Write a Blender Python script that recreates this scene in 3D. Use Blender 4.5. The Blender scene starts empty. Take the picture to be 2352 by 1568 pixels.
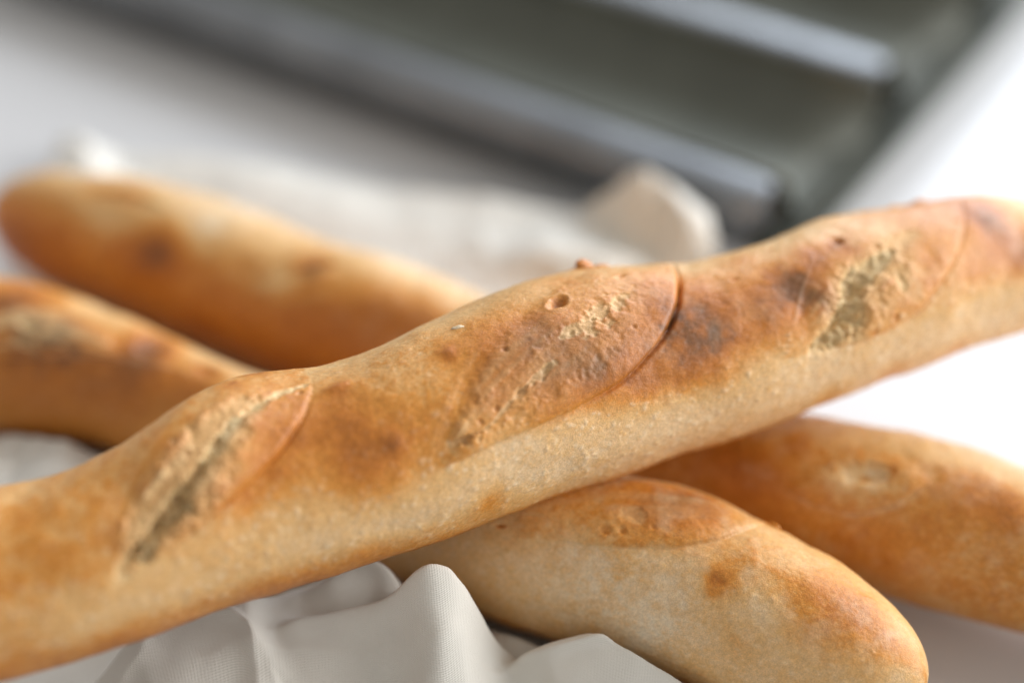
import bpy, math, random
import numpy as np
from mathutils import Vector

# ------------------------------------------------------------------ camera, world, light
sc = bpy.context.scene
COL = sc.collection
PITCH, FOCAL, DIST = math.radians(39), 60.0, 0.43
VD = np.array([0, math.cos(PITCH), -math.sin(PITCH)])
CAM = np.array([0, 0, .09]) - DIST * VD
RIGHT = np.array([1.0, 0, 0]); UPV = np.cross(RIGHT, VD)
KPX = 36.0 / FOCAL / 2352.0            # photograph measured on a 2352 x 1568 grid

cam_d = bpy.data.cameras.new('camera')
cam = bpy.data.objects.new('camera', cam_d); COL.objects.link(cam)
cam.location = CAM
cam.rotation_euler = Vector(VD).to_track_quat('-Z', 'Y').to_euler()
cam_d.lens = FOCAL; cam_d.sensor_width = 36; cam_d.clip_start = .01; cam_d.clip_end = 50
cam_d.dof.use_dof = True
cam_d.dof.focus_distance = 0.424
cam_d.dof.aperture_fstop = 2.25
cam_d.dof.aperture_blades = 9
sc.camera = cam

w = bpy.data.worlds.new('World'); sc.world = w; w.use_nodes = True
bg = w.node_tree.nodes['Background']
bg.inputs[0].default_value = (1.0, .97, .93, 1); bg.inputs[1].default_value = .40

def area(name, loc, target, sx, sy, power, col):
    l = bpy.data.lights.new(name, 'AREA'); l.shape = 'RECTANGLE'; l.size = sx; l.size_y = sy
    l.energy = power; l.color = col
    o = bpy.data.objects.new(name, l); COL.objects.link(o)
    o.location = loc
    o.rotation_euler = (Vector(target) - Vector(loc)).to_track_quat('-Z', 'Y').to_euler()
    return o
area('window_light_right', (1.25, .22, .50), (0.05, .02, .03), 1.1, .8, 20, (.98, .985, 1))
area('window_light_back', (.85, 1.30, .72), (0.15, .1, .0), 1.4, 1.1, 25, (.80, .88, 1))

sc.view_settings.view_transform = 'Standard'; sc.view_settings.look = 'None'
sc.view_settings.exposure = .3; sc.view_settings.gamma = 1
sc.cycles.use_denoising = True
sc.cycles.max_bounces = 6

# ------------------------------------------------------------------ pixel helpers
def ray(x, y):
    return VD + RIGHT * (x - 1176) * KPX + UPV * (784 - y) * KPX
def unproject(x, y, z):
    v = ray(x, y); return CAM + v * ((z - CAM[2]) / v[2])
def project(P):
    Q = P - CAM; d = Q @ VD
    return 1176 + (Q @ RIGHT) / d / KPX, 784 - (Q @ UPV) / d / KPX

# ------------------------------------------------------------------ noise
def vnoise(P, seed=0):
    P = np.asarray(P, dtype=np.float64); I = np.floor(P).astype(np.int64); F = P - I
    F = F * F * F * (F * (F * 6 - 15) + 10)
    def h(a, b, c):
        n = (a * 374761393 + b * 668265263 + c * 1440662683 + seed * 974634777) & 0xffffffff
        n = ((n ^ (n >> 13)) * 1274126177) & 0xffffffff
        n = ((n ^ (n >> 16)) * 2246822519) & 0xffffffff
        return ((n ^ (n >> 15)) & 0xffffff) / float(0xffffff)
    x, y, z = I[..., 0], I[..., 1], I[..., 2]; fx, fy, fz = F[..., 0], F[..., 1], F[..., 2]
    r = 0
    for dx in (0, 1):
        wx = fx if dx else 1 - fx
        for dy in (0, 1):
            wy = fy if dy else 1 - fy
            r = r + wx * wy * ((1 - fz) * h(x + dx, y + dy, z) + fz * h(x + dx, y + dy, z + 1))
    return r * 2 - 1
def fbm(P, octs=4, seed=0, gain=.5):
    r = 0; a = 1; t = 0
    for k in range(octs):
        r = r + a * vnoise(P * 2.03 ** k + 17.3 * k, seed + k); t += a; a *= gain
    return r / t
def sstep(a, b, x):
    t = np.clip((x - a) / (b - a), 0, 1); return t * t * (3 - 2 * t)
def gsmooth(a, n):
    k = np.exp(-np.linspace(-2.2, 2.2, 2 * n + 1) ** 2); k /= k.sum()
    return np.convolve(np.pad(a, n, mode='edge'), k, mode='valid')

def polyline(S, V, pts):
    """distance, signed side (+ = left of travel), fraction along, for points (S,V)"""
    pts = np.asarray(pts, float); seg = np.diff(pts, axis=0); L = np.hypot(seg[:, 0], seg[:, 1])
    cum = np.concatenate([[0], np.cumsum(L)]); best = np.full(S.shape, 1e9); sd = np.zeros(S.shape); fr = np.zeros(S.shape)
    for i in range(len(seg)):
        dx, dy = S - pts[i, 0], V - pts[i, 1]
        t = np.clip((dx * seg[i, 0] + dy * seg[i, 1]) / max(L[i] ** 2, 1e-12), 0, 1)
        d = np.hypot(dx - t * seg[i, 0], dy - t * seg[i, 1])
        m = d < best
        best = np.where(m, d, best)
        sd = np.where(m, np.sign(seg[i, 0] * dy - seg[i, 1] * dx), sd)
        fr = np.where(m, (cum[i] + t * L[i]) / cum[-1], fr)
    return best, sd, fr

def resample(pts, n):
    pts = np.asarray(pts, float); L = np.concatenate([[0], np.cumsum(np.hypot(*np.diff(pts[:, :2], axis=0).T))])
    t = np.linspace(0, L[-1], n)
    o = np.stack([np.interp(t, L, pts[:, k]) for k in range(pts.shape[1])], 1)
    sm = o.copy()
    for _ in range(3):
        sm[1:-1] = (sm[:-2] + 2 * sm[1:-1] + sm[2:]) / 4
    return sm

# ------------------------------------------------------------------ materials
def new_mat(name):
    m = bpy.data.materials.new(name); m.use_nodes = True
    nt = m.node_tree; b = nt.nodes['Principled BSDF']
    return m, nt, b
def nd(nt, typ, **kw):
    n = nt.nodes.new(typ)
    for k, v in kw.items():
        setattr(n, k, v)
    return n
def mixmul(nt, a, fac_socket, lo, hi):
    mr = nd(nt, 'ShaderNodeMapRange'); nt.links.new(fac_socket, mr.inputs[0])
    mr.inputs[1].default_value = .3; mr.inputs[2].default_value = .7
    mr.inputs[3].default_value = lo; mr.inputs[4].default_value = hi
    vm = nd(nt, 'ShaderNodeVectorMath', operation='SCALE')
    nt.links.new(a, vm.inputs[0]); nt.links.new(mr.outputs[0], vm.inputs['Scale'])
    return vm.outputs[0]
def noise_node(nt, scale, detail=3, rough=.55):
    g = nd(nt, 'ShaderNodeTexCoord'); n = nd(nt, 'ShaderNodeTexNoise')
    n.inputs['Scale'].default_value = scale; n.inputs['Detail'].default_value = detail; n.inputs['Roughness'].default_value = rough
    nt.links.new(g.outputs['Object'], n.inputs['Vector'])
    return n.outputs['Fac']

def crust_material(name):
    m, nt, b = new_mat(name)
    at = nd(nt, 'ShaderNodeAttribute', attribute_name='bake'); cr = nd(nt, 'ShaderNodeAttribute', attribute_name='torn')
    c = mixmul(nt, at.outputs['Color'], noise_node(nt, 900, 3), .90, 1.10)
    c = mixmul(nt, c, noise_node(nt, 2600, 2), .86, 1.14)
    nt.links.new(c, b.inputs['Base Color'])
    def rng(lo, hi):
        mr = nd(nt, 'ShaderNodeMapRange'); nt.links.new(cr.outputs['Fac'], mr.inputs[0]); mr.inputs[3].default_value = lo; mr.inputs[4].default_value = hi
        return mr.outputs[0]
    nt.links.new(rng(.42, .7), b.inputs['Roughness']); nt.links.new(rng(.3, .2), b.inputs['Specular IOR Level'])
    b.inputs['Coat Weight'].default_value = .3; b.inputs['Coat Roughness'].default_value = .42; b.inputs['Coat IOR'].default_value = 1.45
    b.inputs['Subsurface Weight'].default_value = .08
    b.inputs['Subsurface Radius'].default_value = (1, .5, .2)
    b.inputs['Subsurface Scale'].default_value = .003
    n1 = noise_node(nt, 800, 4, .65); n2 = noise_node(nt, 2600, 3, .6)
    bp = nd(nt, 'ShaderNodeBump'); bp.inputs['Distance'].default_value = .0005
    nt.links.new(rng(.2, .6), bp.inputs['Strength']); nt.links.new(n1, bp.inputs['Height'])
    b2 = nd(nt, 'ShaderNodeBump'); b2.inputs['Distance'].default_value = .00025
    nt.links.new(rng(.55, .6), b2.inputs['Strength']); nt.links.new(n2, b2.inputs['Height']); nt.links.new(bp.outputs[0], b2.inputs['Normal'])
    nt.links.new(b2.outputs[0], b.inputs['Normal'])
    return m
M_CRUST = crust_material('baked_crust')
M_CRUMB = M_CRUST

# ------------------------------------------------------------------ table
def mesh_obj(name, verts, faces, mat, parent=None, smooth=True):
    me = bpy.data.meshes.new(name); me.from_pydata([tuple(v) for v in verts], [], [tuple(f) for f in faces]); me.update()
    if smooth: me.shade_smooth()
    if mat: me.materials.append(mat)
    o = bpy.data.objects.new(name, me); COL.objects.link(o); o.parent = parent
    return o
def tag(o, label, cat, group=None):
    o['label'] = label; o['category'] = cat
    if group: o['group'] = group

m, nt, b = new_mat('white_table')
rgb = nd(nt, 'ShaderNodeRGB'); rgb.outputs[0].default_value = (.66, .66, .66, 1)
nt.links.new(mixmul(nt, rgb.outputs[0], noise_node(nt, 6, 4), .97, 1.03), b.inputs['Base Color'])
b.inputs['Roughness'].default_value = .34
M_TABLE = m
x0, x1, y0, y1, zt = -1.1, 1.1, -.55, 1.35, -.03
bv = .006
vs = []
for z, k in ((zt, 0), (-bv, 0), (0, bv)):
    vs += [(x0 + k, y0 + k, z), (x1 - k, y0 + k, z), (x1 - k, y1 - k, z), (x0 + k, y1 - k, z)]
fs = [(3, 2, 1, 0), (8, 9, 10, 11)]
for a in (0, 4):
    for i in range(4):
        j = (i + 1) % 4; fs.append((a + i, a + j, a + 4 + j, a + 4 + i))
t = mesh_obj('table', vs, fs, M_TABLE, smooth=False); t['kind'] = 'structure'

# ------------------------------------------------------------------ bread
RAMP_T = np.array([-.25, 0, .2, .4, .6, .8, 1.0, 1.3])
RAMP_C = np.array([[.84, .72, .54], [.80, .595, .365], [.74, .44, .172], [.64, .262, .042],
                   [.51, .170, .017], [.365, .115, .014], [.215, .078, .018], [.14, .058, .022]])
def ramp(t):
    return np.stack([np.interp(t, RAMP_T, RAMP_C[:, k]) for k in range(3)], -1)

class Bread:
    def __init__(s, name, axis_px, z, top, bottom, s_lo, s_hi, end_lo, end_hi, skew=0, ns=1000, nt=460, flat=.9, seed=1, smooth=14):
        s.name = name; s.z = z; s.seed = seed; s.skew = skew; s.flat = flat
        A = np.array([unproject(x, y, z)[:2] for x, y in axis_px])
        d = (A[-1] - A[0]) / np.linalg.norm(A[-1] - A[0]); nrm = np.array([d[1], -d[0]])   # nrm points to the camera side
        a = (A - A[0]) @ d; bb = (A - A[0]) @ nrm
        deg = 2 if len(axis_px) > 3 else 1
        s.A0, s.d, s.n = A[0], d, nrm; s.pc = np.polyfit(a, bb, deg)
        cv = lambda e: float((unproject(e[1], e[2], z)[:2] - A[0]) @ d) if isinstance(e, tuple) else e
        s_lo, s_hi = cv(s_lo), cv(s_hi); s.s_lo, s.s_hi = s_lo, s_hi
        print(name, 'length', s_hi - s_lo)
        ss = np.linspace(s_lo, s_hi, 900)
        AX = s.axis(ss)
        def radii(out):
            R = []
            for x, y in out:
                v = ray(x, y); v /= np.linalg.norm(v); Q = AX - CAM
                dist = np.linalg.norm(Q - np.outer(Q @ v, v), axis=1); i = dist.argmin()
                R.append((ss[i], dist[i]))
            R.sort(); R = np.array(R)
            s.med.append(np.median(R[:, 1])); return gsmooth(np.interp(ss, R[:, 0], R[:, 1]), smooth)
        s.med = []; s.ss = ss; s.rU = radii(top); s.rL = radii(bottom)
        s.Rm = float(np.mean(s.med)); print(name, 'radius', s.Rm)
        def cap(x, L): return np.clip(1 - np.clip(1 - x / L, 0, 1) ** 2.3, 0, 1) ** .5
        s.end = lambda q: (cap(q - s_lo, end_lo) * cap(s_hi - q, end_hi))
        # direction of the upper silhouette seen by the camera
        mid = s.axis(np.array([(s_lo + s_hi) / 2]))[0]; vw = CAM - mid; vw /= np.linalg.norm(vw)
        s.thc = math.atan2(vw[:2] @ nrm, vw[2]); s.thU = s.thc - math.pi / 2
        VW = CAM - AX; s.thUs = np.arctan2(VW[:, :2] @ nrm, VW[:, 2]) - math.pi / 2
        # grids
        s.nS, s.nT = ns, nt
        q = np.linspace(0, 1, ns); s.gs = s_lo + (s_hi - s_lo) * (q - .0 * np.sin(2 * math.pi * q))
        e = np.sin(np.clip(np.linspace(-1, 1, ns), -1, 1) * math.pi / 2) * .5 + .5
        s.gs = s_lo + (s_hi - s_lo) * (.85 * q + .15 * e)
        nv = int(nt * .8); a0, a1 = s.thU - .25, s.thU + math.pi + .25
        s.gt = np.concatenate([np.linspace(a0, a1, nv, endpoint=False), np.linspace(a1, a0 + 2 * math.pi, nt - nv, endpoint=False)])
        s.S, s.T = np.meshgrid(s.gs, s.gt, indexing='ij')
        s.V = s.T * s.Rm
        s.base = s.radius(s.S, s.T)
        s.D = np.zeros_like(s.S); s.bake = np.zeros_like(s.S); s.crumb = np.zeros_like(s.S); s.deep = np.zeros_like(s.S); s.pale = np.zeros_like(s.S)
        s.part = np.zeros(s.S.shape, int)
        P = s.surface(s.base)
        s.P0 = P
        px, py = project(P.reshape(-1, 3)); s.px = px; s.py = py
        N = s.dirs(s.S, s.T).reshape(-1, 3); s.vis = np.einsum('ij,ij->i', N, CAM - P.reshape(-1, 3)) > -.02
    def axis(s, q):
        o = np.polyval(s.pc, q)
        xy = s.A0 + np.outer(q, s.d) + np.outer(o, s.n)
        return np.concatenate([xy, np.full((len(q), 1), s.z)], 1)
    def dirs(s, S, T):
        n = np.array([s.n[0], s.n[1], 0]); u = np.array([0, 0, 1.0])
        return np.cos(T)[..., None] * u + np.sin(T)[..., None] * n
    def radius(s, S, T):
        tu = np.interp(S, s.ss, s.thUs); wgt = .5 + .5 * np.cos(T - tu)
        dw = (T - tu + math.pi) % (2 * math.pi) - math.pi
        dT = np.clip(dw, 0, 2.2); bk = np.clip(-dw, 0, 1.2)
        rU = np.interp(S + s.skew * s.Rm * dT - .35 * s.Rm * bk, s.ss, s.rU) * (1 - .10 * bk); rL = np.interp(S, s.ss, s.rL)
        r = rL + (rU - rL) * wgt
        # flattened base
        c = -np.cos(T); fl = s.flat * s.Rm
        with np.errstate(divide='ignore', invalid='ignore'):
            lim = np.where(c > .2, fl / np.maximum(c, .2), 9)
        k = 1 / .0015
        r = -np.log(np.exp(-k * (r - s.Rm)) + np.exp(-k * (np.minimum(lim, .2) - s.Rm))) / k + s.Rm
        return r * s.end(S)
    def surface(s, r):
        AX = s.axis(s.gs)[:, None, :]
        return AX + s.dirs(s.S, s.T) * r[..., None]
    def at(s, x, y):
        d = (s.px - x) ** 2 + (s.py - y) ** 2; d[~s.vis] = 1e12
        i = d.argmin(); return s.S.flat[i], s.V.flat[i]
    def path(s, pts, n=None):
        o = np.array([tuple(s.at(p[0], p[1])) + tuple(p[2:]) for p in pts])
        return resample(o, n) if n else o
    def pxm(s, x, y):     # metres per photograph pixel at the bread
        i = ((s.px - x) ** 2 + (s.py - y) ** 2).argmin()
        return KPX * ((s.P0.reshape(-1, 3)[i] - CAM) @ VD)
    # --- features
    def blob(s, x, y, r, amt, ry=None, ang=0, edge=.9):
        q, v = s.at(x, y); k = s.pxm(x, y); rx = r * k; ry = (ry or r) * k
        ds, dv = s.S - q, s.V - v; c, sn = math.cos(ang), math.sin(ang)
        a = (ds * c - dv * sn) / rx; b_ = (ds * sn + dv * c) / ry
        d = np.sqrt(a * a + b_ * b_) + edge * (s.nz_mid * .6 + s.nz_fine * .25)
        s.bake += 1.35 * amt * np.exp(-np.clip(d, 0, 9) ** 2 * 1.1)
    def pit(s, x, y, rx, ry, depth, ang=0, rim=.03, bake=.1, crumb=0):
        q, v = s.at(x, y); k = s.pxm(x, y); rx *= k; ry *= k
        ds, dv = s.S - q, s.V - v; c, sn = math.cos(ang), math.sin(ang)
        a = (ds * c - dv * sn) / rx; b_ = (ds * sn + dv * c) / ry
        d = np.sqrt(a * a + b_ * b_) + .4 * s.nz_mid + .25 * s.nz_big
        s.D -= .7 * depth * sstep(1.2, .2, d); s.D += depth * rim * np.exp(-((d - 1.2) / .22) ** 2)
        s.bake += .7 * bake * sstep(1.2, .4, d); s.crumb = np.maximum(s.crumb, crumb * sstep(1.1, .8, d))
    def bump(s, x, y, rx, ry, h, ang=0, bake=0):
        q, v = s.at(x, y); k = s.pxm(x, y); rx *= k; ry *= k
        ds, dv = s.S - q, s.V - v; c, sn = math.cos(ang), math.sin(ang)
        a = (ds * c - dv * sn) / rx; b_ = (ds * sn + dv * c) / ry
        g = np.exp(-(a * a + b_ * b_)); s.D += h * g; s.bake += bake * g
    def crack(s, pts, jag=.35, crumb=1.0, deep=1.0, rough=1.0):
        """pts: px, py, half width mm, depth mm"""
        p = s.path(pts, 40); d, sd, f = polyline(s.S, s.V, p[:, :2])
        wd = np.interp(f, np.linspace(0, 1, 40), p[:, 2]) * np.where(sd < 0, .8e-3, 1.5e-3); dp = np.interp(f, np.linspace(0, 1, 40), p[:, 3]) * 1e-3
        e = d / np.maximum(wd, 1e-5) + jag * .5 * s.nz_fine + jag * 1.2 * s.nz_mid
        m_ = np.clip(1.15 - e, 0, 1); m_ = m_ * (2 - m_)
        web = sstep(.72, .97, 1 - np.abs(s.nz_web))
        s.D -= dp * m_ * (1 + rough * (.5 * s.nz_mid + .3 * s.nz_big)) * (1 - .55 * rough * web)
        s.deep = np.maximum(s.deep, deep * m_); s.crumb = np.maximum(s.crumb, crumb * sstep(1.7, .5, e))
    def line(s, pts, wd, h, bake=0, pale=0, fade=True):
        """thin ridge (h>0) or crease (h<0) along a line; wd, h in mm"""
        p = s.path(pts, 40); d, sd, f = polyline(s.S, s.V, p[:, :2])
        env = np.sin(np.clip(f, 0.02, .98) * math.pi) ** .5 if fade else 1.0
        g = np.exp(-(d / (wd * 1e-3)) ** 2) * env * (d < 5 * wd * 1e-3)
        g = g * np.clip(.7 + .9 * s.nz_mid, 0, 1.2); s.D += .6 * h * 1e-3 * g; s.bake += bake * g; s.pale = np.maximum(s.pale, .6 * pale * g)
    def seam(s, pts, ref, above, below, wd, px_end):
        """crust tone (browning, painted sheen or shade) changes across a seam line (ref = a pixel on its upper side), fading out past px_end"""
        p = s.path(pts, 40); d, sd, f = polyline(s.S, s.V, p[:, :2]); q = s.at(*ref)
        _, a, _ = polyline(np.array([q[0]]), np.array([q[1]]), p[:, :2])
        e0 = s.at(*px_end)[0]; fade = sstep(e0 + .03, e0 - .01, s.S)
        up = sstep(-wd * 1e-3, wd * 1e-3, d * sd * a[0] + .0012 * s.nz_mid + .0008 * s.nz_big)
        s.bake += fade * (above * up + below * (1 - up))
    def score(s, left, right, bulge, lip, crease, crumb, idx, bake=0, edge=5, rough=.25, tail=.9):
        """an opened score: leaf between two edges (tip first); heights in mm"""
        Lp = s.path(left, 40); Rp = s.path(right, 40)
        dl, sl, fl = polyline(s.S, s.V, Lp); dr, sr, fr = polyline(s.S, s.V, Rp)
        cen = (Lp.mean(0) + Rp.mean(0)) / 2
        # which side is inside
        _, a, _ = polyline(np.array([cen[0]]), np.array([cen[1]]), Lp); _, b_, _ = polyline(np.array([cen[0]]), np.array([cen[1]]), Rp)
        DL, DR = dl * sl * a[0], dr * sr * b_[0]
        jit = .0006 * s.nz_mid
        near = (dl < .05) & (dr < .05)
        inside = sstep(0, edge * 1e-3, DL + jit * 3) * sstep(0, .6e-3, DR + jit * .5) * near
        f = (fl + fr) / 2
        ends = sstep(0, .12, f) * sstep(1.0, tail, f)
        wv = np.clip(DL / np.maximum(DL + DR, 1e-5), 0, 1)
        prof = wv ** 1.4 * (1 - wv) ** .6 / .44
        s.D += bulge * 1e-3 * inside * prof * ends
        lv = np.interp(f, np.linspace(0, 1, len(lip)), lip) * 1e-3
        s.D += lv * inside * np.exp(-np.clip(DR, 0, 1) / .006) * sstep(1., min(tail + .05, .97), f)
        cv = np.interp(fr, np.linspace(0, 1, len(crease)), crease) * 1e-3 * np.clip(.75 + .9 * s.nz_big + .5 * s.nz_mid, .1, 1.4)
        s.D -= cv * np.exp(-((DR) / .0007) ** 2) * (dr < .004)
        st = fbm(np.stack([wv * 9, f * 3.0, np.full_like(f, idx * 3.1)], -1), 3, s.seed + idx)     # stretched strands
        s.D += inside * ends * rough * 1e-3 * (st * .8 + s.nz_fine * .3) * (.3 + .7 * np.interp(f, np.linspace(0, 1, len(crumb)), crumb))
        cm = np.interp(f, np.linspace(0, 1, len(crumb)), crumb)
        s.crumb = np.maximum(s.crumb, inside * ends * cm * np.clip(.55 + 1.2 * st + .3 * s.nz_mid, 0, 1) * sstep(0, .35, wv) * sstep(1., .6, wv))
        s.bake += inside * bake * (1 + .5 * st)
        s.part[(inside * ends > .3)] = idx
    def prep(s, base_bake_shade, floury=.2):
        P = s.P0
        s.nz_mid = fbm(P * 330, 3, s.seed + 11); s.nz_fine = fbm(P * 1100, 2, s.seed + 23); s.nz_big = fbm(P * 70, 3, s.seed + 31); s.nz_web = fbm(P * 260, 2, s.seed + 47) * 1.6
        up = np.cos(s.T - s.thc)                       # 1 towards the viewer's side, 0 at the outline
        s.bake += base_bake_shade(s, np.cos(s.T), (s.T - s.thU + 1.9) % (2 * math.pi) - 1.9 + s.thU)
        s.D += .0007 * s.nz_big + .00010 * s.nz_mid + .00007 * s.nz_fine
        s.bake += .07 * s.nz_big + .06 * s.nz_mid + .06 * s.nz_fine
        fl = fbm(P * np.array([150, 150, 150]), 4, s.seed + 61, .65); s.pale = np.maximum(s.pale, floury * sstep(.10, .20, s.S) * sstep(-.1, .7, fl) * sstep(.75, .3, s.bake))
    def blisters(s, n, tmin, tmax, rmin, rmax, h, seed, lighten=.5):
        rg = random.Random(seed); ds = np.gradient(s.gs); dth = abs(s.gt[1] - s.gt[0])
        nv = int(s.nT * .8)
        for _ in range(n):
            q = rg.uniform(s.s_lo, s.s_hi); th = rg.uniform(tmin, tmax); r = rmin + (rmax - rmin) * rg.random() ** 2.5
            i = int(np.searchsorted(s.gs, q)); j = int((th - s.gt[0]) / dth)
            wi = int(2.2 * r / ds[min(i, s.nS - 1)]) + 2; wj = int(2.2 * r / (s.Rm * dth)) + 2
            i0, i1, j0, j1 = max(i - wi, 0), min(i + wi, s.nS), max(j - wj, 0), min(j + wj, nv)
            if i1 <= i0 or j1 <= j0: continue
            sl = np.s_[i0:i1, j0:j1]; asp = rg.uniform(.7, 1.5)
            d2 = ((s.S[sl] - q) / r / asp) ** 2 + ((s.V[sl] - th * s.Rm) / r * asp) ** 2
            g = np.exp(-d2 * 1.3); f = (1 - .8 * s.crumb[sl]) * (1 - .8 * sstep(.25, .55, s.bake[sl]))
            s.D[sl] += h * (r / rmax) * g * f; s.pale[sl] = np.maximum(s.pale[sl], lighten * rg.uniform(.3, 1) * g * f)
    def build(s, label, group=None):
        r = s.base + s.D * np.clip(s.end(s.S) * 1.5, 0, 1)
        P = s.surface(r)
        bk = s.bake + (.15 * s.nz_fine + .15 * s.nz_mid) * sstep(.2, .55, s.bake)
        bk = np.where(bk > .42, .42 + (bk - .42) * .8, bk); col = ramp(np.clip(bk, -.25, 1.3))
        pl = s.pale[..., None]; col = col * (1 - pl) + pl * np.array([.83, .67, .46])
        cr = s.crumb[..., None]; cc = np.array([.80, .60, .31]) * (1 + .18 * s.nz_mid[..., None] + .12 * s.nz_fine[..., None])
        col = col * (1 - cr) + cr * cc
        dp = s.deep[..., None] * .75; col = col * (1 - dp) + dp * np.array([.62, .44, .23])
        nS, nT = s.nS, s.nT; TT = np.clip(np.maximum(s.crumb, s.deep), 0, 1).reshape(-1)
        # normals from the grid
        dS = np.gradient(P, axis=0); dT = np.roll(P, -1, 1) - np.roll(P, 1, 1)
        N = np.cross(dT, dS); N /= np.maximum(np.linalg.norm(N, axis=-1, keepdims=True), 1e-12)
        if np.sum(N * s.dirs(s.S, s.T)) < 0: N = -N; flip = True
        else: flip = False
        V = P.reshape(-1, 3); Nn = N.reshape(-1, 3); Cc = np.clip(col.reshape(-1, 3), 0.01, .95)
        i, j = np.meshgrid(np.arange(nS - 1), np.arange(nT), indexing='ij'); j2 = (j + 1) % nT
        F = np.stack([i * nT + j, (i + 1) * nT + j, (i + 1) * nT + j2, i * nT + j2], -1).reshape(-1, 4)
        a, b_, c = V[F[:1, 0]], V[F[:1, 1]], V[F[:1, 2]]
        k = nS // 2 * nT + 5; a, b_, c = V[F[k, 0]], V[F[k, 1]], V[F[k, 2]]
        if np.cross(b_ - a, c - a) @ Nn[F[k, 0]] < 0: F = F[:, ::-1]
        pid = s.part.reshape(-1)[F]; fid = np.where((pid == pid[:, :1]).all(1), pid[:, 0], 0)
        root = bpy.data.objects.new(s.name, None); COL.objects.link(root)
        root.empty_display_size = .01
        c0 = s.axis(np.array([(s.s_lo + s.s_hi) / 2]))[0]; org = np.array([c0[0], c0[1], s.z - s.flat * s.Rm]); root.location = org
        for idx in np.unique(fid):
            f = F[fid == idx]; u, inv = np.unique(f, return_inverse=True); f = inv.reshape(-1, 4)
            me = bpy.data.meshes.new('crust' if idx == 0 else 'score_opening')
            vv = V[u] - org
            caps = []
            if idx == 0:
                pos = {}
            me.vertices.add(len(vv)); me.vertices.foreach_set('co', vv.astype(np.float32).ravel())
            me.loops.add(f.size); me.loops.foreach_set('vertex_index', f.astype(np.int32).ravel())
            me.polygons.add(len(f)); me.polygons.foreach_set('loop_start', np.arange(0, f.size, 4, dtype=np.int32))
            me.update(calc_edges=True)
            me.polygons.foreach_set('use_smooth', np.ones(len(f), dtype=bool))
            ca = me.color_attributes.new('bake', 'FLOAT_COLOR', 'POINT')
            ca.data.foreach_set('color', np.concatenate([Cc[u], np.ones((len(u), 1))], 1).astype(np.float32).ravel())
            ta = me.attributes.new('torn', 'FLOAT', 'POINT'); ta.data.foreach_set('value', TT[u].astype(np.float32))
            me.normals_split_custom_set_from_vertices(Nn[u].astype(np.float32).tolist())
            me.materials.append(M_CRUST if idx == 0 else M_CRUMB)
            o = bpy.data.objects.new(me.name, me); COL.objects.link(o); o.parent = root
        tag(root, label, 'bread', 'baguettes piled on the cloth')
        s.root, s.org, s.Pfin = root, org, P
        return root
    def lower(s, X, Y):
        """height of the underside above (X,Y), large outside the bread"""
        dx, dy = X - s.A0[0], Y - s.A0[1]; q = dx * s.d[0] + dy * s.d[1]; o = dx * s.n[0] + dy * s.n[1] - np.polyval(s.pc, q)
        R = (np.interp(q, s.ss, s.rU) + np.interp(q, s.ss, s.rL)) / 2 * s.end(np.clip(q, s.s_lo, s.s_hi)); R = R * 1.03 + .0005
        z = s.z - np.minimum(np.sqrt(np.clip(R * R - o * o, 0, 1)), s.flat * s.Rm + .0006)
        return np.where((np.abs(o) < R) & (q > s.s_lo) & (q < s.s_hi), z, 9.0)

    def flake(s, x, y, rx, ry, h, ang, bake, name='crust_flake'):
        """small lifted flake of crust sitting on the surface"""
        q, v = s.at(x, y); i = np.abs(s.gs - q).argmin(); j = np.abs(s.gt - v / s.Rm).argmin()
        c = s.Pfin[i, j]; t1 = s.Pfin[min(i + 2, s.nS - 1), j] - c; t1 /= np.linalg.norm(t1)
        nn = s.dirs(np.array(s.gs[i]), np.array(s.gt[j])); nn = nn - (nn @ t1) * t1; nn /= np.linalg.norm(nn); t2 = np.cross(nn, t1)
        k = s.pxm(x, y); rg = random.Random(int(x * 7 + y)); n = 14; vs, fs = [], []
        for ring, (rr, hh) in enumerate(((1.05, -.35), (.95, .25), (.6, .8), (.25, 1.0))):
            for a in range(n):
                an = a * 2 * math.pi / n; jr = rr * (1 + .22 * rg.uniform(-1, 1)); e1, e2 = math.cos(an) * jr * rx * k, math.sin(an) * jr * ry * k
                p = c - s.org + t1 * (e1 * math.cos(ang) - e2 * math.sin(ang)) + t2 * (e1 * math.sin(ang) + e2 * math.cos(ang)) + nn * hh * h * 1e-3 * (1 + .3 * rg.uniform(-1, 1))
                vs.append(p)
        for ring in range(3):
            for a in range(n):
                fs.append((ring * n + a, ring * n + (a + 1) % n, (ring + 1) * n + (a + 1) % n, (ring + 1) * n + a))
        fs.append(tuple(range(3 * n, 4 * n)))
        o = mesh_obj(name, vs, fs, M_CRUST, s.root)
        ca = o.data.color_attributes.new('bake', 'FLOAT_COLOR', 'POINT'); cl = ramp(np.array([bake]))[0]
        for d_ in ca.data: d_.color = (*cl, 1)
        return o

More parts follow.
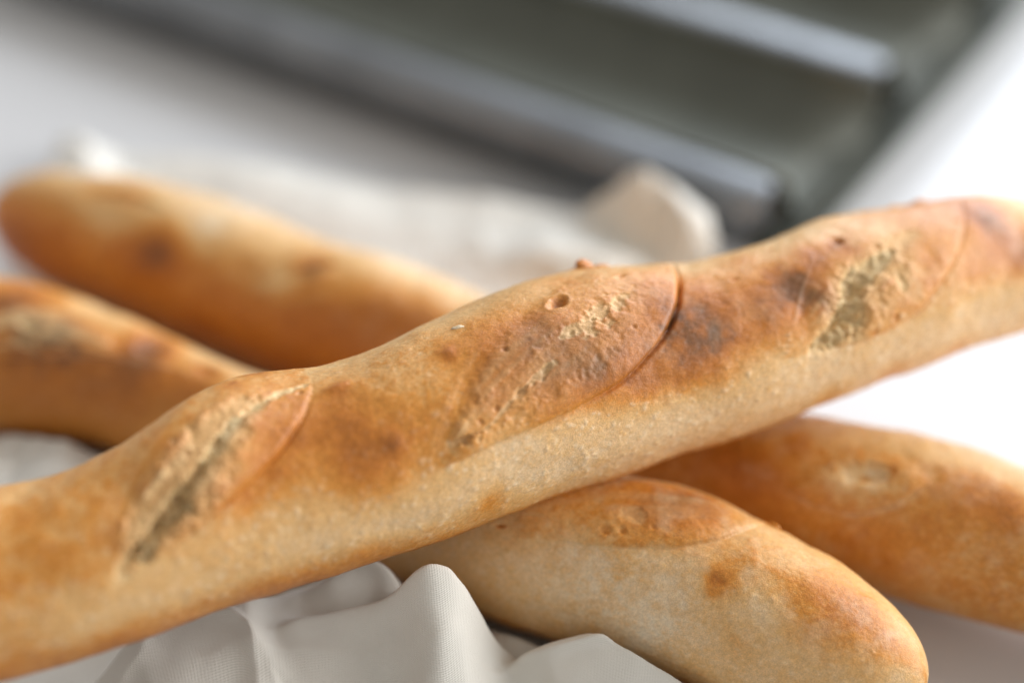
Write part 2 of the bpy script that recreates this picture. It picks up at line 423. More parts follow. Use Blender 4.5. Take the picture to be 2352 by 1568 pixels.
# ---- the baguette lying across the other two
TOP_C = [(-60, 1130), (0, 1115), (120, 1095), (200, 1065), (300, 1010), (400, 940), (470, 892), (540, 862), (620, 848), (740, 840), (830, 815), (900, 785),
         (1000, 735), (1100, 690), (1200, 650), (1300, 622), (1400, 606), (1500, 604), (1600, 600), (1700, 575), (1800, 540), (1900, 500),
         (2000, 480), (2110, 464), (2200, 450), (2270, 441), (2352, 446), (2420, 455)]
BOT_C = [(-60, 1580), (0, 1565), (200, 1510), (400, 1440), (600, 1372), (800, 1312), (950, 1265), (1100, 1205), (1250, 1150), (1400, 1105), (1550, 1050),
         (1700, 1005), (1800, 965), (1900, 925), (2000, 885), (2150, 830), (2352, 760), (2420, 740)]
AX_C = [(0, 1340), (600, 1110), (1200, 912), (1800, 752), (2352, 602)]
C = Bread('baguette', AX_C, .0695, TOP_C, BOT_C, -.06, .40, .05, .06, skew=.75, ns=1150, nt=480, seed=5, smooth=12)
def bake_shade_c(s, cz, T):
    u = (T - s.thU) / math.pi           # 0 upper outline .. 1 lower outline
    return np.interp(u, [-.5, -.1, .1, .3, .5, .62, .75, .9, .97, 1.1, 1.3], [.3, .14, .16, .25, .28, .15, .07, .15, .42, .65, .65]) + .32 * sstep(.70, .93, u) * sstep(.19, .04, s.S) + .10 * sstep(.14, .02, s.S)  # underside darker: brown base crust plus shade put into the tone
C.prep(bake_shade_c, .12)
# scores
C.score([(262, 1318), (243, 1240), (262, 1150), (320, 1060), (400, 980), (470, 915), (540, 868)],
        [(275, 1326), (380, 1262), (470, 1195), (560, 1120), (640, 1045), (700, 955), (722, 890), (700, 846)],
        bulge=2.6, lip=[0, .6, 1.0, .9, .1], crease=[.2, .4, .5, .6, .2, 0], crumb=[.4, .75, .7, .45, .3], idx=1, bake=.12, rough=.35, tail=.55)
C.score([(985, 1072), (1003, 1010), (1020, 950), (1062, 860), (1110, 790), (1180, 720), (1260, 660), (1330, 622)],
        [(1000, 1082), (1150, 1015), (1300, 950), (1440, 872), (1520, 785), (1556, 710), (1560, 650), (1545, 610)],
        bulge=3.4, lip=[0, .3, .8, 1.5, 1.8], crease=[0, .15, .3, .9, 1.3, .8], crumb=[.55, .3, .18, .12, .1], idx=2, bake=.08, rough=.14)
C.score([(1815, 775), (1830, 700), (1848, 640), (1868, 580), (1900, 530), (1960, 490)],
        [(1860, 812), (1990, 785), (2090, 732), (2160, 655), (2205, 570), (2215, 500), (2200, 460)],
        bulge=2.4, lip=[0, .4, .5, .5, .3], crease=[.3, .3, .4, .4, .2], crumb=[.35, .4, .5, .4, .3], idx=3, bake=.1, rough=.3, tail=.5)
# torn cracks (px, py, half width mm, depth mm)
C.crack([(285, 1300, 2, .6), (330, 1215, 5, 1.3), (400, 1110, 6, 1.5), (470, 1000, 5, 1.2), (560, 930, 3, .6)], jag=.35, crumb=.42, deep=0, rough=.35)
C.crack([(1870, 795, 1.5, .5), (1920, 740, 5, 1.0), (1960, 650, 6, 1.2), (2030, 590, 4, .8), (2080, 540, 2, .3)], jag=.4, crumb=.4, deep=0, rough=.35)
C.crack([(1030, 1020, 1, .2), (1110, 950, 3, .3), (1250, 840, 4, .3), (1370, 740, 4, .25), (1440, 680, 2, .2)], jag=.6, crumb=.12, deep=0, rough=.3)
C.crack([(272, 1315, .5, 1.0), (310, 1275, 1.8, 3.6), (360, 1215, 2.0, 3.8), (410, 1140, 1.9, 3.2), (450, 1080, 1.6, 2.4), (490, 1020, 1.3, 1.6), (540, 965, .9, .8)], jag=.8)
C.crack([(1030, 1020, .3, .5), (1060, 1004, .8, 1.8), (1085, 995, .5, .9), (1120, 975, .2, .2), (1175, 915, .5, .4), (1240, 855, .6, .5), (1270, 835, .4, .3)], jag=1.2, crumb=.35, deep=.4, rough=.6)
C.crack([(1862, 800, .5, 1.2), (1905, 775, 2.2, 2.6), (1930, 740, 3.0, 3.0), (1945, 690, 3.0, 2.8), (1965, 640, 3.0, 2.2), (2000, 605, 2.2, 1.4), (2045, 580, 1.2, .7)], jag=.45)
C.crack([(1290, 775, .5, .3), (1340, 750, 1.6, .5), (1390, 720, 1.5, .5), (1430, 690, .6, .3)], jag=1.3, crumb=.5, deep=.1, rough=.6)
C.crack([(560, 950, .6, .8), (590, 935, .9, 1.0), (640, 905, .7, .7), (700, 885, .5, .5)], jag=.7, crumb=.8, deep=.3)
for x, y, rx, ry, dp, an, bk, cm in ((1282, 700, 30, 19, .0030, .4, .3, 0), (1190, 903, 12, 9, .0010, .6, 0, .4), (1250, 848, 14, 9, .0009, .5, 0, .5), (1430, 648, 24, 8, .0010, .15, .25, .2),
        (1160, 806, 9, 7, .0008, 0, .2, 0), (1093, 1006, 10, 7, .001, .5, 0, .5), (1135, 940, 8, 6, .0006, .5, .1, 0), (1100, 970, 6, 9, .0006, .8, .2, 0),
        (1925, 553, 13, 12, .0012, 0, .35, 0), (2012, 570, 12, 9, .0010, .3, .15, .3), (2050, 728, 15, 9, .0010, .9, .2, 0), (2005, 760, 13, 8, .0009, .9, .2, 0),
        (2065, 650, 14, 22, .0008, 0, 0, .6), (1960, 730, 12, 14, .001, .3, 0, .8), (1420, 700, 7, 6, .0005, 0, .1, .3), (1450, 760, 7, 6, .0005, 0, .1, 0), (1390, 690, 8, 6, .0006, 0, .1, .3),
        (318, 1268, 18, 12, .0022, -.6, .3, 0), (365, 1205, 20, 12, .0022, -.6, .2, 0), (415, 1140, 18, 11, .002, -.6, .15, 0), (455, 1075, 15, 10, .0016, -.6, .1, .3), (500, 1010, 12, 8, .0012, -.6, .1, .3), (690, 905, 10, 7, .0008, .4, .2, .2), (430, 1040, 12, 9, .001, .7, .1, .5), (400, 1010, 10, 7, .0008, .7, .1, .4), (1360, 738, 9, 6, .0008, .4, 0, .7), (1310, 770, 8, 6, .0007, .4, 0, .7),
        (1553, 655, 8, 5, .0006, .8, .2, 0), (1690, 640, 12, 6, .0004, 0, .25, 0), (1770, 575, 9, 6, .0004, 0, .2, 0)):
    C.pit(x, y, rx, ry, dp, an, bake=bk, crumb=cm)
# raised left edges and creases
C.line([(262, 1300), (250, 1220), (275, 1130), (330, 1040), (400, 965)], .6, .35, pale=.25)
C.line([(228, 1290), (232, 1200), (262, 1110), (310, 1035)], .7, .2, pale=.2)
C.line([(1000, 1050), (1018, 960), (1060, 865), (1110, 790)], .6, .16, pale=.2)
C.line([(985, 1075), (1000, 985), (1035, 895), (1080, 815)], .45, .2, pale=.15)
C.line([(1822, 760), (1848, 650), (1872, 585)], .5, .4, pale=.35)
C.line([(1560, 640), (1560, 705), (1530, 775), (1470, 835)], .45, -1.0, bake=.35)  # shadow line under the overhang, painted as dark crust tone
C.line([(2000, 782), (2100, 728), (2165, 650), (2207, 560)], .7, .3, pale=.3)
C.line([(2055, 585), (2075, 640), (2070, 700)], .5, .25, pale=.2)
C.line([(1300, 955), (1440, 880), (1380, 915)], .5, .1, bake=.1)
C.bump(300, 1130, 80, 130, -.0018, .5); C.bump(1840, 680, 70, 110, -.0012, .5)
C.bump(770, 893, 34, 14, .0009, .1, bake=.12)
C.bump(905, 1020, 24, 20, .0005, 0)
C.bump(1340, 612, 26, 10, .001, 0, bake=.3); C.bump(1030, 812, 22, 14, .0004, 0)
# browning; upper right end also painted darker to hold down strong light
for bl in ((1620, 735, 75, .44), (1590, 800, 70, .32), (1500, 850, 60, .26), (1645, 768, 22, .12), (1700, 690, 80, .26), (1830, 650, 55, .58), (1795, 690, 65, .3),
           (1870, 590, 45, .42), (1890, 690, 40, .38), (1500, 690, 60, .2), (1540, 740, 45, .3), (1440, 770, 70, .26), (1330, 800, 80, .14), (1400, 870, 60, .18), (1250, 900, 70, .12), (1600, 660, 50, .15),
           (1470, 890, 45, .2), (1560, 870, 45, .15), (1640, 850, 50, .12), (1700, 780, 60, .12), (1780, 760, 45, .12),
           (880, 1020, 115, .2), (903, 1018, 24, .26), (750, 960, 75, .2), (820, 1055, 70, .16), (690, 1010, 35, .22), (640, 1080, 45, .15), (560, 1140, 45, .12), (1030, 812, 22, .3), (1010, 800, 60, .08),
           (1100, 760, 60, .1), (1200, 760, 80, .16), (1150, 850, 80, .2), (1280, 810, 90, .2), (1350, 860, 60, .14), (1120, 920, 50, .12), (1230, 760, 50, .12), (1340, 612, 30, .35), (1290, 640, 60, .12), (580, 855, 38, .34), (530, 880, 30, .2), (620, 1000, 60, .12),
           (400, 1010, 50, .1), (780, 895, 26, .2), (1920, 560, 30, .3), (1965, 575, 40, .2), (2300, 540, 85, .34), (2270, 480, 70, .14), (2240, 610, 55, .14), (2352, 590, 55, .3), (2270, 500, 50, .12), (2130, 590, 40, .12),
           (1130, 1148, 45, .2), (700, 1335, 70, .12), (850, 1280, 60, .14), (600, 1360, 60, .1), (30, 1500, 90, .12), (300, 1460, 80, .08), (1900, 915, 50, .14), (2050, 855, 50, .18), (2200, 800, 50, .18),
           (60, 1180, 50, .1), (920, 880, 90, -.05), (1200, 1000, 60, -.06), (1050, 700, 40, .06), (2100, 470, 40, .15), (2240, 465, 90, .2), (2120, 500, 60, .1), (1980, 500, 60, .08), (1700, 600, 60, .08)):
    C.blob(*bl)
C.seam([(-60, 1370), (120, 1360), (275, 1330), (470, 1200), (600, 1130), (720, 1110), (850, 1120), (1000, 1088), (1150, 1018), (1300, 955), (1440, 895), (1560, 895), (1700, 855), (1860, 818), (2000, 788), (2100, 735), (2200, 690), (2352, 660)],
       (1300, 800), .03, -.01, 2.6, (2420, 640))
C.blisters(4500, C.thU + 1.35, C.thU + 3.1, .00018, .0009, .00022, 3, .6)
C.blisters(700, C.thU + .1, C.thU + 1.5, .0002, .0007, .00015, 4, .35)
C.build('golden scored baguette resting across the top of the other two')
C.flake(1050, 752, 15, 6, .35, -.3, -.1, 'oat_flake')
C.flake(1342, 613, 22, 8, 1.3, .1, .55); C.flake(1385, 606, 20, 5, .7, .1, .45)
C.flake(2112, 464, 20, 8, .9, .1, .5); C.flake(2050, 474, 12, 5, .6, .1, .4)

# ---- the baguette in front, lying underneath
TOP_A = [(-120, 610), (0, 640), (100, 655), (200, 690), (300, 733), (400, 777), (500, 822), (560, 850), (1000, 985), (1300, 1050), (1480, 1100), (1560, 1112), (1650, 1142), (1740, 1186)]
BOT_A = [(-120, 965), (0, 995), (120, 1012), (250, 1030), (600, 1160), (870, 1298), (960, 1350), (1100, 1412), (1200, 1450), (1350, 1490), (1500, 1545)]
AX_A = [(0, 815), (1300, 1272), (2000, 1540)]
A = Bread('baguette', AX_A, .0245, TOP_A, BOT_A, -.16, ('px', 2110, 1625), .06, .075, skew=.4, ns=760, nt=360, seed=9, smooth=16, flat=.9)
def bake_shade_a(s, cz, T):
    u = (T - s.thU) / math.pi
    b0 = np.interp(u, [-.5, -.1, .12, .3, .42, .6, .85, 1.0, 1.2], [.3, .2, .2, .33, .22, .14, .22, .46, .5])
    return b0 + .10 * sstep(.16, .05, s.S)  # left part deep brown, with its shade put into the tone
A.prep(bake_shade_a, .28)
A.score([(1180, 1245), (1130, 1180), (1200, 1120), (1400, 1090), (1600, 1118), (1700, 1160), (1765, 1190)],
        [(1150, 1245), (1250, 1243), (1400, 1262), (1550, 1263), (1650, 1242), (1720, 1215), (1775, 1195)],
        bulge=1.2, lip=[.1, .2, .2, .2, .1], crease=[.0, .15, .25, .25, .1], crumb=[.2, .25, .2, .15, .05], idx=1, bake=.08, rough=.3)
A.score([(-150, 800), (-60, 720), (60, 685), (180, 705), (260, 745), (290, 790)],
        [(-150, 825), (0, 832), (130, 826), (250, 826), (300, 815)],
        bulge=1.4, lip=[.3, .4, .4, .3], crease=[.3, .4, .4, .2], crumb=[.5, .55, .5, .3], idx=2, bake=.05, rough=.5)
A.line([(1230, 1242), (1400, 1263), (1550, 1264), (1650, 1243), (1760, 1192)], .45, .25, pale=.3)
A.line([(0, 830), (130, 824), (260, 822), (420, 852), (490, 885)], .8, .4, pale=.3)
A.line([(1760, 1192), (1850, 1275), (1900, 1330)], .5, .1, pale=.2)
for x, y, rx, ry, dp, an, bk, cm in ((1392, 1222, 17, 11, .0011, -.2, .15, 0), (1432, 1222, 12, 9, .0008, 0, .12, 0), (1452, 1186, 34, 20, .0009, -.2, .05, .3), (1500, 1215, 8, 6, .0006, 0, .1, 0),
        (1150, 1205, 16, 6, .0010, .2, .4, 0), (1640, 1330, 24, 16, .0004, 0, .2, 0), (345, 792, 44, 44, .0015, 0, 0, 0), (480, 856, 34, 20, .0008, 0, .1, 0), (60, 790, 40, 14, .001, -.1, .2, .3), (170, 810, 30, 10, .001, -.1, .25, 0), (60, 750, 30, 12, .001, -.1, 0, .8)):
    A.pit(x, y, rx, ry, dp, an, bake=bk, crumb=cm)
for bl in ((1580, 1150, 70, .42), (1500, 1160, 60, .25), (1640, 1180, 50, .15), (1450, 1140, 50, .1), (1780, 1200, 22, .3), (1660, 1330, 40, .2), (1640, 1355, 20, .12), (1900, 1400, 110, .2), (1980, 1400, 70, .12), (2050, 1480, 60, .14), (1700, 1480, 60, .1),
           (1500, 1370, 110, -.13), (1450, 1480, 90, -.12), (1750, 1400, 60, -.1), (1250, 1340, 90, -.06), (1350, 1300, 60, -.08), (1830, 1290, 50, -.06),
           (100, 900, 160, .16), (300, 920, 140, .18), (450, 900, 80, .15), (60, 670, 90, .35), (20, 690, 50, .3), (60, 770, 60, .2), (150, 790, 60, .25), (60, 800, 60, .1), (300, 860, 60, .1)):
    A.blob(*bl)
A.blob(345, 795, 62, .6, ry=80, edge=.1); A.blob(480, 856, 34, .3, ry=22, edge=.2)
for q in ((60, 760, 70, .2), (150, 770, 60, .2), (200, 860, 90, .12), (20, 880, 90, .1)): A.blob(*q)
A.seam([(-150, 832), (0, 832), (130, 826), (260, 824), (420, 854), (490, 887), (600, 945)], (250, 760), -.14, .04, 1.5, (600, 945))  # paler top, darker side: sheen and shade painted into the crust tone
A.blisters(2500, A.thU + 1.2, A.thU + 3.0, .0002, .0012, .00015, 13, .35)
A.build('front baguette lying on cloth under the top one, blunt end towards the viewer')
A.flake(1778, 1203, 20, 7, .8, -.5, .5)

# ---- the baguette behind, lying underneath
TOP_B = [(200, 399), (300, 408), (400, 430), (500, 455), (600, 490), (680, 528), (760, 560), (850, 580), (950, 606), (1050, 650), (1300, 760), (1500, 860),
         (1700, 945), (1800, 958), (1900, 966), (2000, 979), (2100, 995), (2200, 1020), (2300, 1050), (2352, 1070), (2450, 1110)]
BOT_B = [(150, 668), (250, 708), (400, 775), (500, 818), (560, 845), (1000, 1030), (1500, 1210), (2050, 1375), (2150, 1402), (2250, 1426), (2352, 1455), (2450, 1480)]
AX_B = [(0, 470), (250, 556), (1300, 905), (2200, 1212)]
B = Bread('baguette', AX_B, .0245, TOP_B, BOT_B, ('px', -38, 492), .48, .045, .06, skew=.4, ns=760, nt=360, seed=21, smooth=16, flat=.9)
def bake_shade_b(s, cz, T):
    u = (T - s.thU) / math.pi
    b0 = np.interp(u, [-.5, -.1, .12, .28, .4, .6, .85, 1.0, 1.2], [.3, .2, .2, .3, .44, .46, .45, .5, .5])  # front deep brown, its shade put into the crust tone
    return b0 - .12 * sstep(.22, .30, s.S) * sstep(.25, .5, u)
B.prep(bake_shade_b)
B.score([(130, 470), (170, 425), (250, 415), (340, 430), (400, 465)], [(130, 475), (220, 490), (320, 495), (400, 475)],
        bulge=.3, lip=[.1, .1, .1], crease=[.1, .2, .1], crumb=[.2, .3, .2], idx=1, bake=-.05, rough=.3)
B.score([(560, 680), (600, 620), (680, 580), (760, 585), (800, 610)], [(560, 690), (660, 680), (740, 660), (800, 625)],
        bulge=.6, lip=[.3, .3, .3], crease=[.3, .4, .3], crumb=[.2, .2, .2], idx=2, bake=.02, rough=.3)
B.score([(1780, 1110), (1850, 1060), (1960, 1020), (2070, 1030), (2150, 1075)], [(1780, 1112), (1860, 1155), (1960, 1182), (2060, 1160), (2150, 1105)],
        bulge=1.6, lip=[.2, .2, .2], crease=[.2, .3, .3], crumb=[.05, .1, .1], idx=3, bake=.04, rough=.2)
B.crack([(210, 440, .8, 1.0), (270, 445, 1.6, 2), (330, 458, 1.6, 2), (370, 475, .8, 1)], crumb=.3, deep=0)
B.crack([(640, 640, .8, 1.2), (700, 618, 2.0, 2.6), (760, 606, 1.4, 1.6)], crumb=.3, deep=0)
B.pit(1985, 1088, 62, 26, .0022, .25, rim=.1, bake=-.15, crumb=.2); B.blob(1985, 1105, 75, -.22, 45)
B.line([(1950, 1100), (2000, 1100), (2060, 1075)], 1.4, -2.0, bake=.3)
B.line([(1790, 1118), (1860, 1158), (1960, 1184), (2060, 1162), (2150, 1108)], 1.1, .8, pale=.5)
B.bump(1900, 970, 200, 60, .001)
for bl in ((370, 575, 55, .42), (300, 590, 60, .15), (30, 540, 80, .3), (120, 560, 90, .12), (290, 450, 55, .35, 40), (220, 440, 40, .2, 30), (720, 606, 45, .42, 36), (640, 655, 50, -.14), (240, 500, 90, -.15), (450, 510, 70, -.12), (850, 700, 110, .1), (950, 720, 80, .12), (700, 800, 130, .12), (500, 740, 110, .05),
           (1830, 1010, 30, .25), (1700, 1060, 80, .22), (1760, 1150, 90, .15), (2250, 1130, 80, .2), (2330, 1180, 70, .18), (2130, 1200, 80, .06), (2050, 1290, 90, .06), (2300, 1330, 80, .04), (1950, 1240, 70, .1), (560, 500, 70, -.08), (900, 600, 80, -.06)):
    B.blob(*bl)
B.seam([(5, 505), (150, 520), (300, 537), (420, 575), (520, 645), (620, 690), (760, 690), (900, 702), (1050, 732)], (500, 520), .04, .20, 3.5, (1150, 770))  # shaded front below the seam painted as darker crust
B.seam([(1500, 1010), (1700, 1020), (1850, 1025), (2000, 1030), (2200, 1075), (2352, 1130)], (2000, 990), -.12, .02, 3, (2352, 1300))  # sheen along the top painted as paler crust
B.blisters(1200, B.thU + 1.0, B.thU + 3.0, .0003, .0014, .00015, 17, .3)
B.build('rear baguette lying farthest back, its rounded end at the left')

# ------------------------------------------------------------------ cloth
m, nt, b = new_mat('cream_cotton')
tc = nd(nt, 'ShaderNodeTexCoord')
rgb = nd(nt, 'ShaderNodeRGB'); rgb.outputs[0].default_value = (.79, .76, .685, 1)
cc = mixmul(nt, rgb.outputs[0], noise_node(nt, 40, 3), .96, 1.04)
wv = []
for ax in ('X', 'Y'):
    w_ = nd(nt, 'ShaderNodeTexWave', wave_type='BANDS', bands_direction=ax); w_.inputs['Scale'].default_value = 520; w_.inputs['Distortion'].default_value = .6; w_.inputs['Detail'].default_value = 1
    nt.links.new(tc.outputs['UV'], w_.inputs['Vector']); wv.append(w_.outputs['Fac'])
mm = nd(nt, 'ShaderNodeMath', operation='ADD'); nt.links.new(wv[0], mm.inputs[0]); nt.links.new(wv[1], mm.inputs[1])
bp = nd(nt, 'ShaderNodeBump'); bp.inputs['Strength'].default_value = .5; bp.inputs['Distance'].default_value = .0003
nt.links.new(mm.outputs[0], bp.inputs['Height']); nt.links.new(bp.outputs[0], b.inputs['Normal'])
nt.links.new(mixmul(nt, cc, mm.outputs[0], .97, 1.02), b.inputs['Base Color'])
b.inputs['Roughness'].default_value = .85; b.inputs['Specular IOR Level'].default_value = .2
b.inputs['Sheen Weight'].default_value = .15
M_CLOTH = m

corn = [unproject(185, 330, .004)[:2], unproject(1600, 590, .004)[:2], unproject(1900, 1800, .004)[:2], unproject(-700, 1900, .004)[:2]]
NA, NB = 520, 620
aa, bb = np.meshgrid(np.linspace(0, 1, NA), np.linspace(0, 1, NB), indexing='ij')
X = (1 - aa) * (1 - bb) * corn[0][0] + aa * (1 - bb) * corn[1][0] + aa * bb * corn[2][0] + (1 - aa) * bb * corn[3][0]
Y = (1 - aa) * (1 - bb) * corn[0][1] + aa * (1 - bb) * corn[1][1] + aa * bb * corn[2][1] + (1 - aa) * bb * corn[3][1]
G = np.stack([X, Y, np.zeros_like(X)], -1)
X = X + .006 * fbm(G * 14, 2, 3); Y = Y + .006 * fbm(G * 14 + 9, 2, 5)
# folds: (points px,py,height m), half widths left / right of travel in m, sharpness
FOLDS = [
    ([(230, 1590, .020), (300, 1500, .028), (430, 1452, .032), (540, 1418, .032), (592, 1402, .030)], .008, .030, 1.5),
    ([(585, 1402, .031), (594, 1440, .030), (604, 1490, .027), (630, 1570, .022)], .006, .018, 1.5),
    ([(540, 1575, .018), (640, 1545, .021), (760, 1543, .021), (860, 1560, .018), (930, 1600, .012)], .006, .016, 1.5),
    ([(700, 1400, .026), (770, 1340, .034), (850, 1302, .037), (905, 1330, .034), (935, 1372, .026)], .010, .012, 1.5),
    ([(655, 1500, .022), (690, 1450, .029), (780, 1420, .033), (880, 1392, .037), (960, 1360, .041), (1040, 1358, .041)], .005, .012, 1.5),
    ([(1000, 1352, .042), (1010, 1400, .040), (1020, 1470, .035), (1025, 1570, .028), (1030, 1690, .018)], .013, .012, 2.0),
    ([(1170, 1570, .016), (1240, 1500, .024), (1330, 1474, .029), (1470, 1474, .030), (1560, 1525, .026), (1680, 1610, .014)], .006, .020, 1.6),
    ([(1150, 1425, .010), (1195, 1455, .014), (1300, 1475, .014), (1420, 1490, .012)], .006, .012, 2),
    ([(-80, 1080, .020), (60, 1020, .018), (140, 1040, .022), (240, 1090, .012)], .016, .022, 2.4),
    ([(-60, 1150, .02), (120, 1120, .02), (300, 1080, .015)], .014, .014, 2.4),
    # behind the rear baguette
    ([(195, 340, .012), (210, 385, .016), (300, 440, .010)], .008, .020, 1.7),
    ([(420, 400, .006), (600, 430, .010), (800, 490, .008)], .020, .030, 1.7),
    ([(800, 392, .005), (960, 398, .007), (1150, 435, .009), (1290, 510, .009)], .020, .050, 1.7),
    ([(760, 480, .006), (940, 530, .008), (1100, 590, .008)], .03, .04, 1.8),
    ([(1400, 450, .022), (1470, 402, .034), (1530, 420, .032), (1580, 510, .024), (1620, 600, .014)], .026, .010, 1.5),
    ([(1150, 610, .010), (1260, 580, .016), (1400, 610, .014)], .020, .014, 1.8),
]
Z4 = np.zeros_like(X)
jx, jy = X + .0025 * fbm(G * 45, 2, 8), Y + .0025 * fbm(G * 45 + 5, 2, 9)
for pts, wl, wr, sh in FOLDS:
    w3 = np.array([unproject(x, y, h) for x, y, h in pts]); p = resample(w3, 30)
    d, sd, f = polyline(jx, jy, p[:, :2]); h = np.interp(f, np.linspace(0, 1, 30), p[:, 2])
    # fade past the ends
    wd = np.where(sd > 0, wl, wr)
    prof = h * np.exp(-.8 * (d / wd) ** sh)
    Z4 += prof ** 4
Z = Z4 ** .25
Z += .0022 + .0022 * (fbm(G * 22, 3, 41) + .3) * 1.0 + .0006 * fbm(G * 90, 2, 44) + .0022 * np.clip(1 - np.abs(fbm(G * np.array([38, 52, 1]) + 2, 2, 71)) * 3.2, 0, 1) ** 2 * sstep(.004, .016, Z)
ee = np.minimum.reduce([aa, 1 - aa, bb, 1 - bb])
Z = np.maximum(Z, .0012)
for br in (A, B, C):
    lo = br.lower(X, Y); Z = np.minimum(Z, np.maximum(lo - .0006, .0008))
LOW = np.maximum(np.minimum.reduce([q.lower(X, Y) for q in (A, B, C)]) - .0004, .0008)
# relax so that the folds stay soft where they were pressed down
for _ in range(4):
    Zs = Z.copy(); Zs[1:-1, 1:-1] = (Z[1:-1, 1:-1] * 2 + Z[:-2, 1:-1] + Z[2:, 1:-1] + Z[1:-1, :-2] + Z[1:-1, 2:]) / 6; Z = np.minimum(Zs, LOW)
V = np.stack([X, Y, Z], -1).reshape(-1, 3)
i, j = np.meshgrid(np.arange(NA - 1), np.arange(NB - 1), indexing='ij')
F = np.stack([i * NB + j, i * NB + j + 1, (i + 1) * NB + j + 1, (i + 1) * NB + j], -1).reshape(-1, 4)
a_, b_, c_ = V[F[0, 0]], V[F[0, 1]], V[F[0, 2]]
if np.cross(b_ - a_, c_ - a_)[2] < 0: F = F[:, ::-1]
org = np.array([V[:, 0].mean(), V[:, 1].mean(), 0])
me = bpy.data.meshes.new('linen_cloth'); me.from_pydata((V - org).tolist(), [], F.tolist()); me.update(); me.shade_smooth()
uv = me.uv_layers.new(name='UVMap'); li = np.empty(len(me.loops), dtype=np.int32); me.loops.foreach_get('vertex_index', li)
UVc = np.stack([aa * .22 * 2.2, bb * .25 * 2.2], -1).reshape(-1, 2)[li]; uv.data.foreach_set('uv', UVc.astype(np.float32).ravel())
me.materials.append(M_CLOTH)
cl = bpy.data.objects.new('linen_cloth', me); COL.objects.link(cl); cl.location = org
sm = cl.modifiers.new('thickness', 'SOLIDIFY'); sm.thickness = .0004; sm.offset = -1
tag(cl, 'crumpled cream cotton cloth spread under the baguettes', 'cloth')

# ------------------------------------------------------------------ baguette pan behind
m, nt, b = new_mat('dark_pan_metal')
rgb = nd(nt, 'ShaderNodeRGB'); rgb.outputs[0].default_value = (.24, .25, .26, 1)
nt.links.new(mixmul(nt, rgb.outputs[0], noise_node(nt, 30, 4), .85, 1.15), b.inputs['Base Color'])
b.inputs['Metallic'].default_value = .85; b.inputs['Roughness'].default_value = .45
M_PAN = m
m, nt, b = new_mat('dark_trough_coating')
rgb = nd(nt, 'ShaderNodeRGB'); rgb.outputs[0].default_value = (.11, .115, .092, 1)
nt.links.new(mixmul(nt, rgb.outputs[0], noise_node(nt, 30, 4), .85, 1.15), b.inputs['Base Color'])
b.inputs['Metallic'].default_value = .3; b.inputs['Roughness'].default_value = .5
M_TROUGH = m
zf = .030
p0, p1 = unproject(750, 82, zf), unproject(1770, 432, zf); q1 = unproject(2015, 155, zf)
ud = (p1 - p0)[:2]; ud /= np.linalg.norm(ud); vd = np.array([-ud[1], ud[0]])
pitchv = float((q1 - p1)[:2] @ vd)
NTR, FW, LEN = 3, .0175, .40
print('pan spacing', pitchv, 'end skew', float((q1 - p1)[:2] @ ud))
def pan_z(v):
    k = v / pitchv; i = np.clip(np.floor(k), 0, NTR - 1); x = (v - (i + .5) * pitchv) / ((pitchv - FW) / 2)
    return np.where(np.abs(x) < 1, zf - .026 * np.sqrt(np.clip(1 - x * x, 0, 1)), zf)
root = bpy.data.objects.new('baguette_pan', None); COL.objects.link(root); root.location = (p1[0], p1[1], 0)
def pan_pt(u, v, z): return np.array([ud[0] * u + vd[0] * v, ud[1] * u + vd[1] * v, z])
us = np.concatenate([np.linspace(-LEN, -.012, 10), np.linspace(-.009, 0, 14)])
def strip_z(u): return .008 + .5 * max(u, 0) + 4 * max(u, 0) ** 2
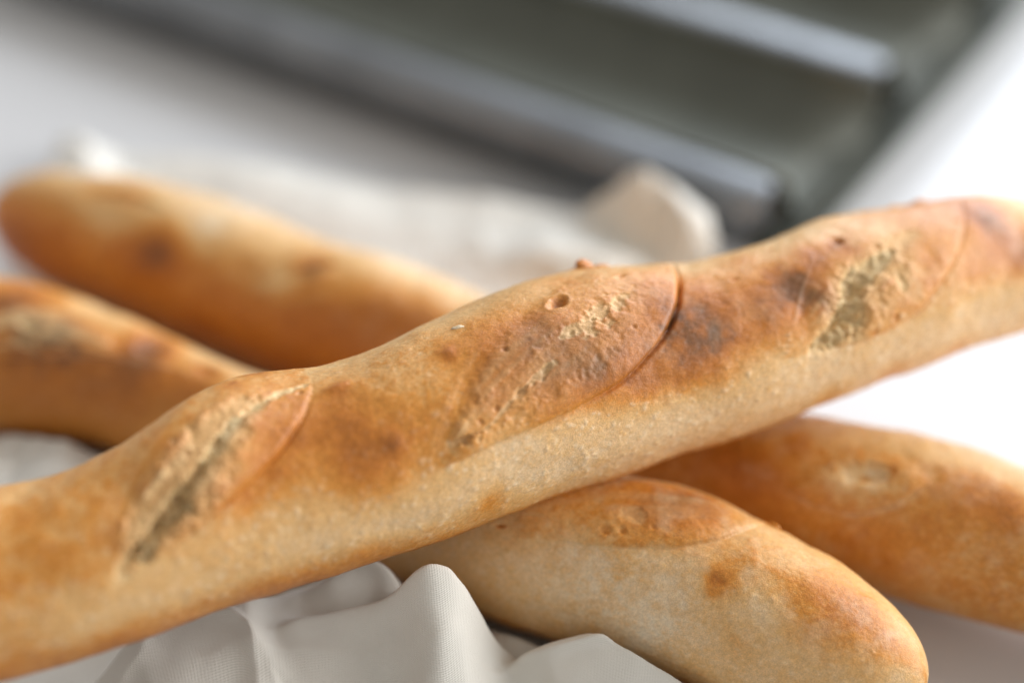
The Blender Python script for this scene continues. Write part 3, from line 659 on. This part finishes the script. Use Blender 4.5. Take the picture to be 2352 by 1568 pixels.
for k in range(NTR):
    v0 = k * pitchv + FW / 2; v1 = (k + 1) * pitchv - FW / 2
    vv = (v0 + v1) / 2 - np.cos(np.linspace(0, math.pi, 40)) * (v1 - v0) / 2
    verts, faces = [], []
    ut = np.linspace(-LEN, .003, 12)
    for u in ut:
        for v in vv:
            verts.append(pan_pt(u, v, float(pan_z(np.array([v]))[0])))
    n = len(vv)
    for i_ in range(len(ut) - 1):
        for j_ in range(n - 1):
            faces.append((i_ * n + j_, (i_ + 1) * n + j_, (i_ + 1) * n + j_ + 1, i_ * n + j_ + 1))
    o = mesh_obj('trough', verts, faces, M_TROUGH, root); md = o.modifiers.new('t', 'SOLIDIFY'); md.thickness = .001; md.offset = -1
for k in range(NTR + 1):
    vc = k * pitchv; verts, faces = [], []
    prof = [(-FW / 2, 0), (-FW / 2 + .003, .0012), (-.004, .0018), (.004, .0018), (FW / 2 - .003, .0012), (FW / 2, 0)]
    if k == 0: prof = [(dv, dz - .0016 + .16 * (dv - FW / 2)) for dv, dz in prof]
    if k == 0: prof = [(-FW / 2 + .004, -.026), (-FW / 2 - .001, -.008)] + prof
    if k == NTR: prof = prof + [(FW / 2 - .001, -.004), (FW / 2 - .004, -.012)]
    for u in us:
        nar = math.sqrt(max(1 - max((u + .008) / .0083, 0) ** 2, .02))
        for dv, dz in prof:
            verts.append(pan_pt(u, vc + dv * nar, zf + dz))
    n = len(prof)
    for i_ in range(len(us) - 1):
        for j_ in range(n - 1):
            faces.append((i_ * n + j_, (i_ + 1) * n + j_, (i_ + 1) * n + j_ + 1, i_ * n + j_ + 1))
    o = mesh_obj('ridge', verts, faces, M_PAN, root); md = o.modifiers.new('t', 'SOLIDIFY'); md.thickness = .001; md.offset = -1
verts, faces = [], []
ue = np.linspace(-.004, .021, 16); ve = np.linspace(-FW / 2, NTR * pitchv + FW / 2, 80)
for u in ue:
    for v in ve: verts.append(pan_pt(u, v, strip_z(u)))
for i_ in range(15):
    for j_ in range(79): faces.append((i_ * 80 + j_, (i_ + 1) * 80 + j_, (i_ + 1) * 80 + j_ + 1, i_ * 80 + j_ + 1))
o = mesh_obj('end_strip', verts, faces, M_TROUGH, root); md = o.modifiers.new('t', 'SOLIDIFY'); md.thickness = .001; md.offset = -1
tag(root, 'dark metal baguette pan with long troughs, blurred in the background', 'pan')
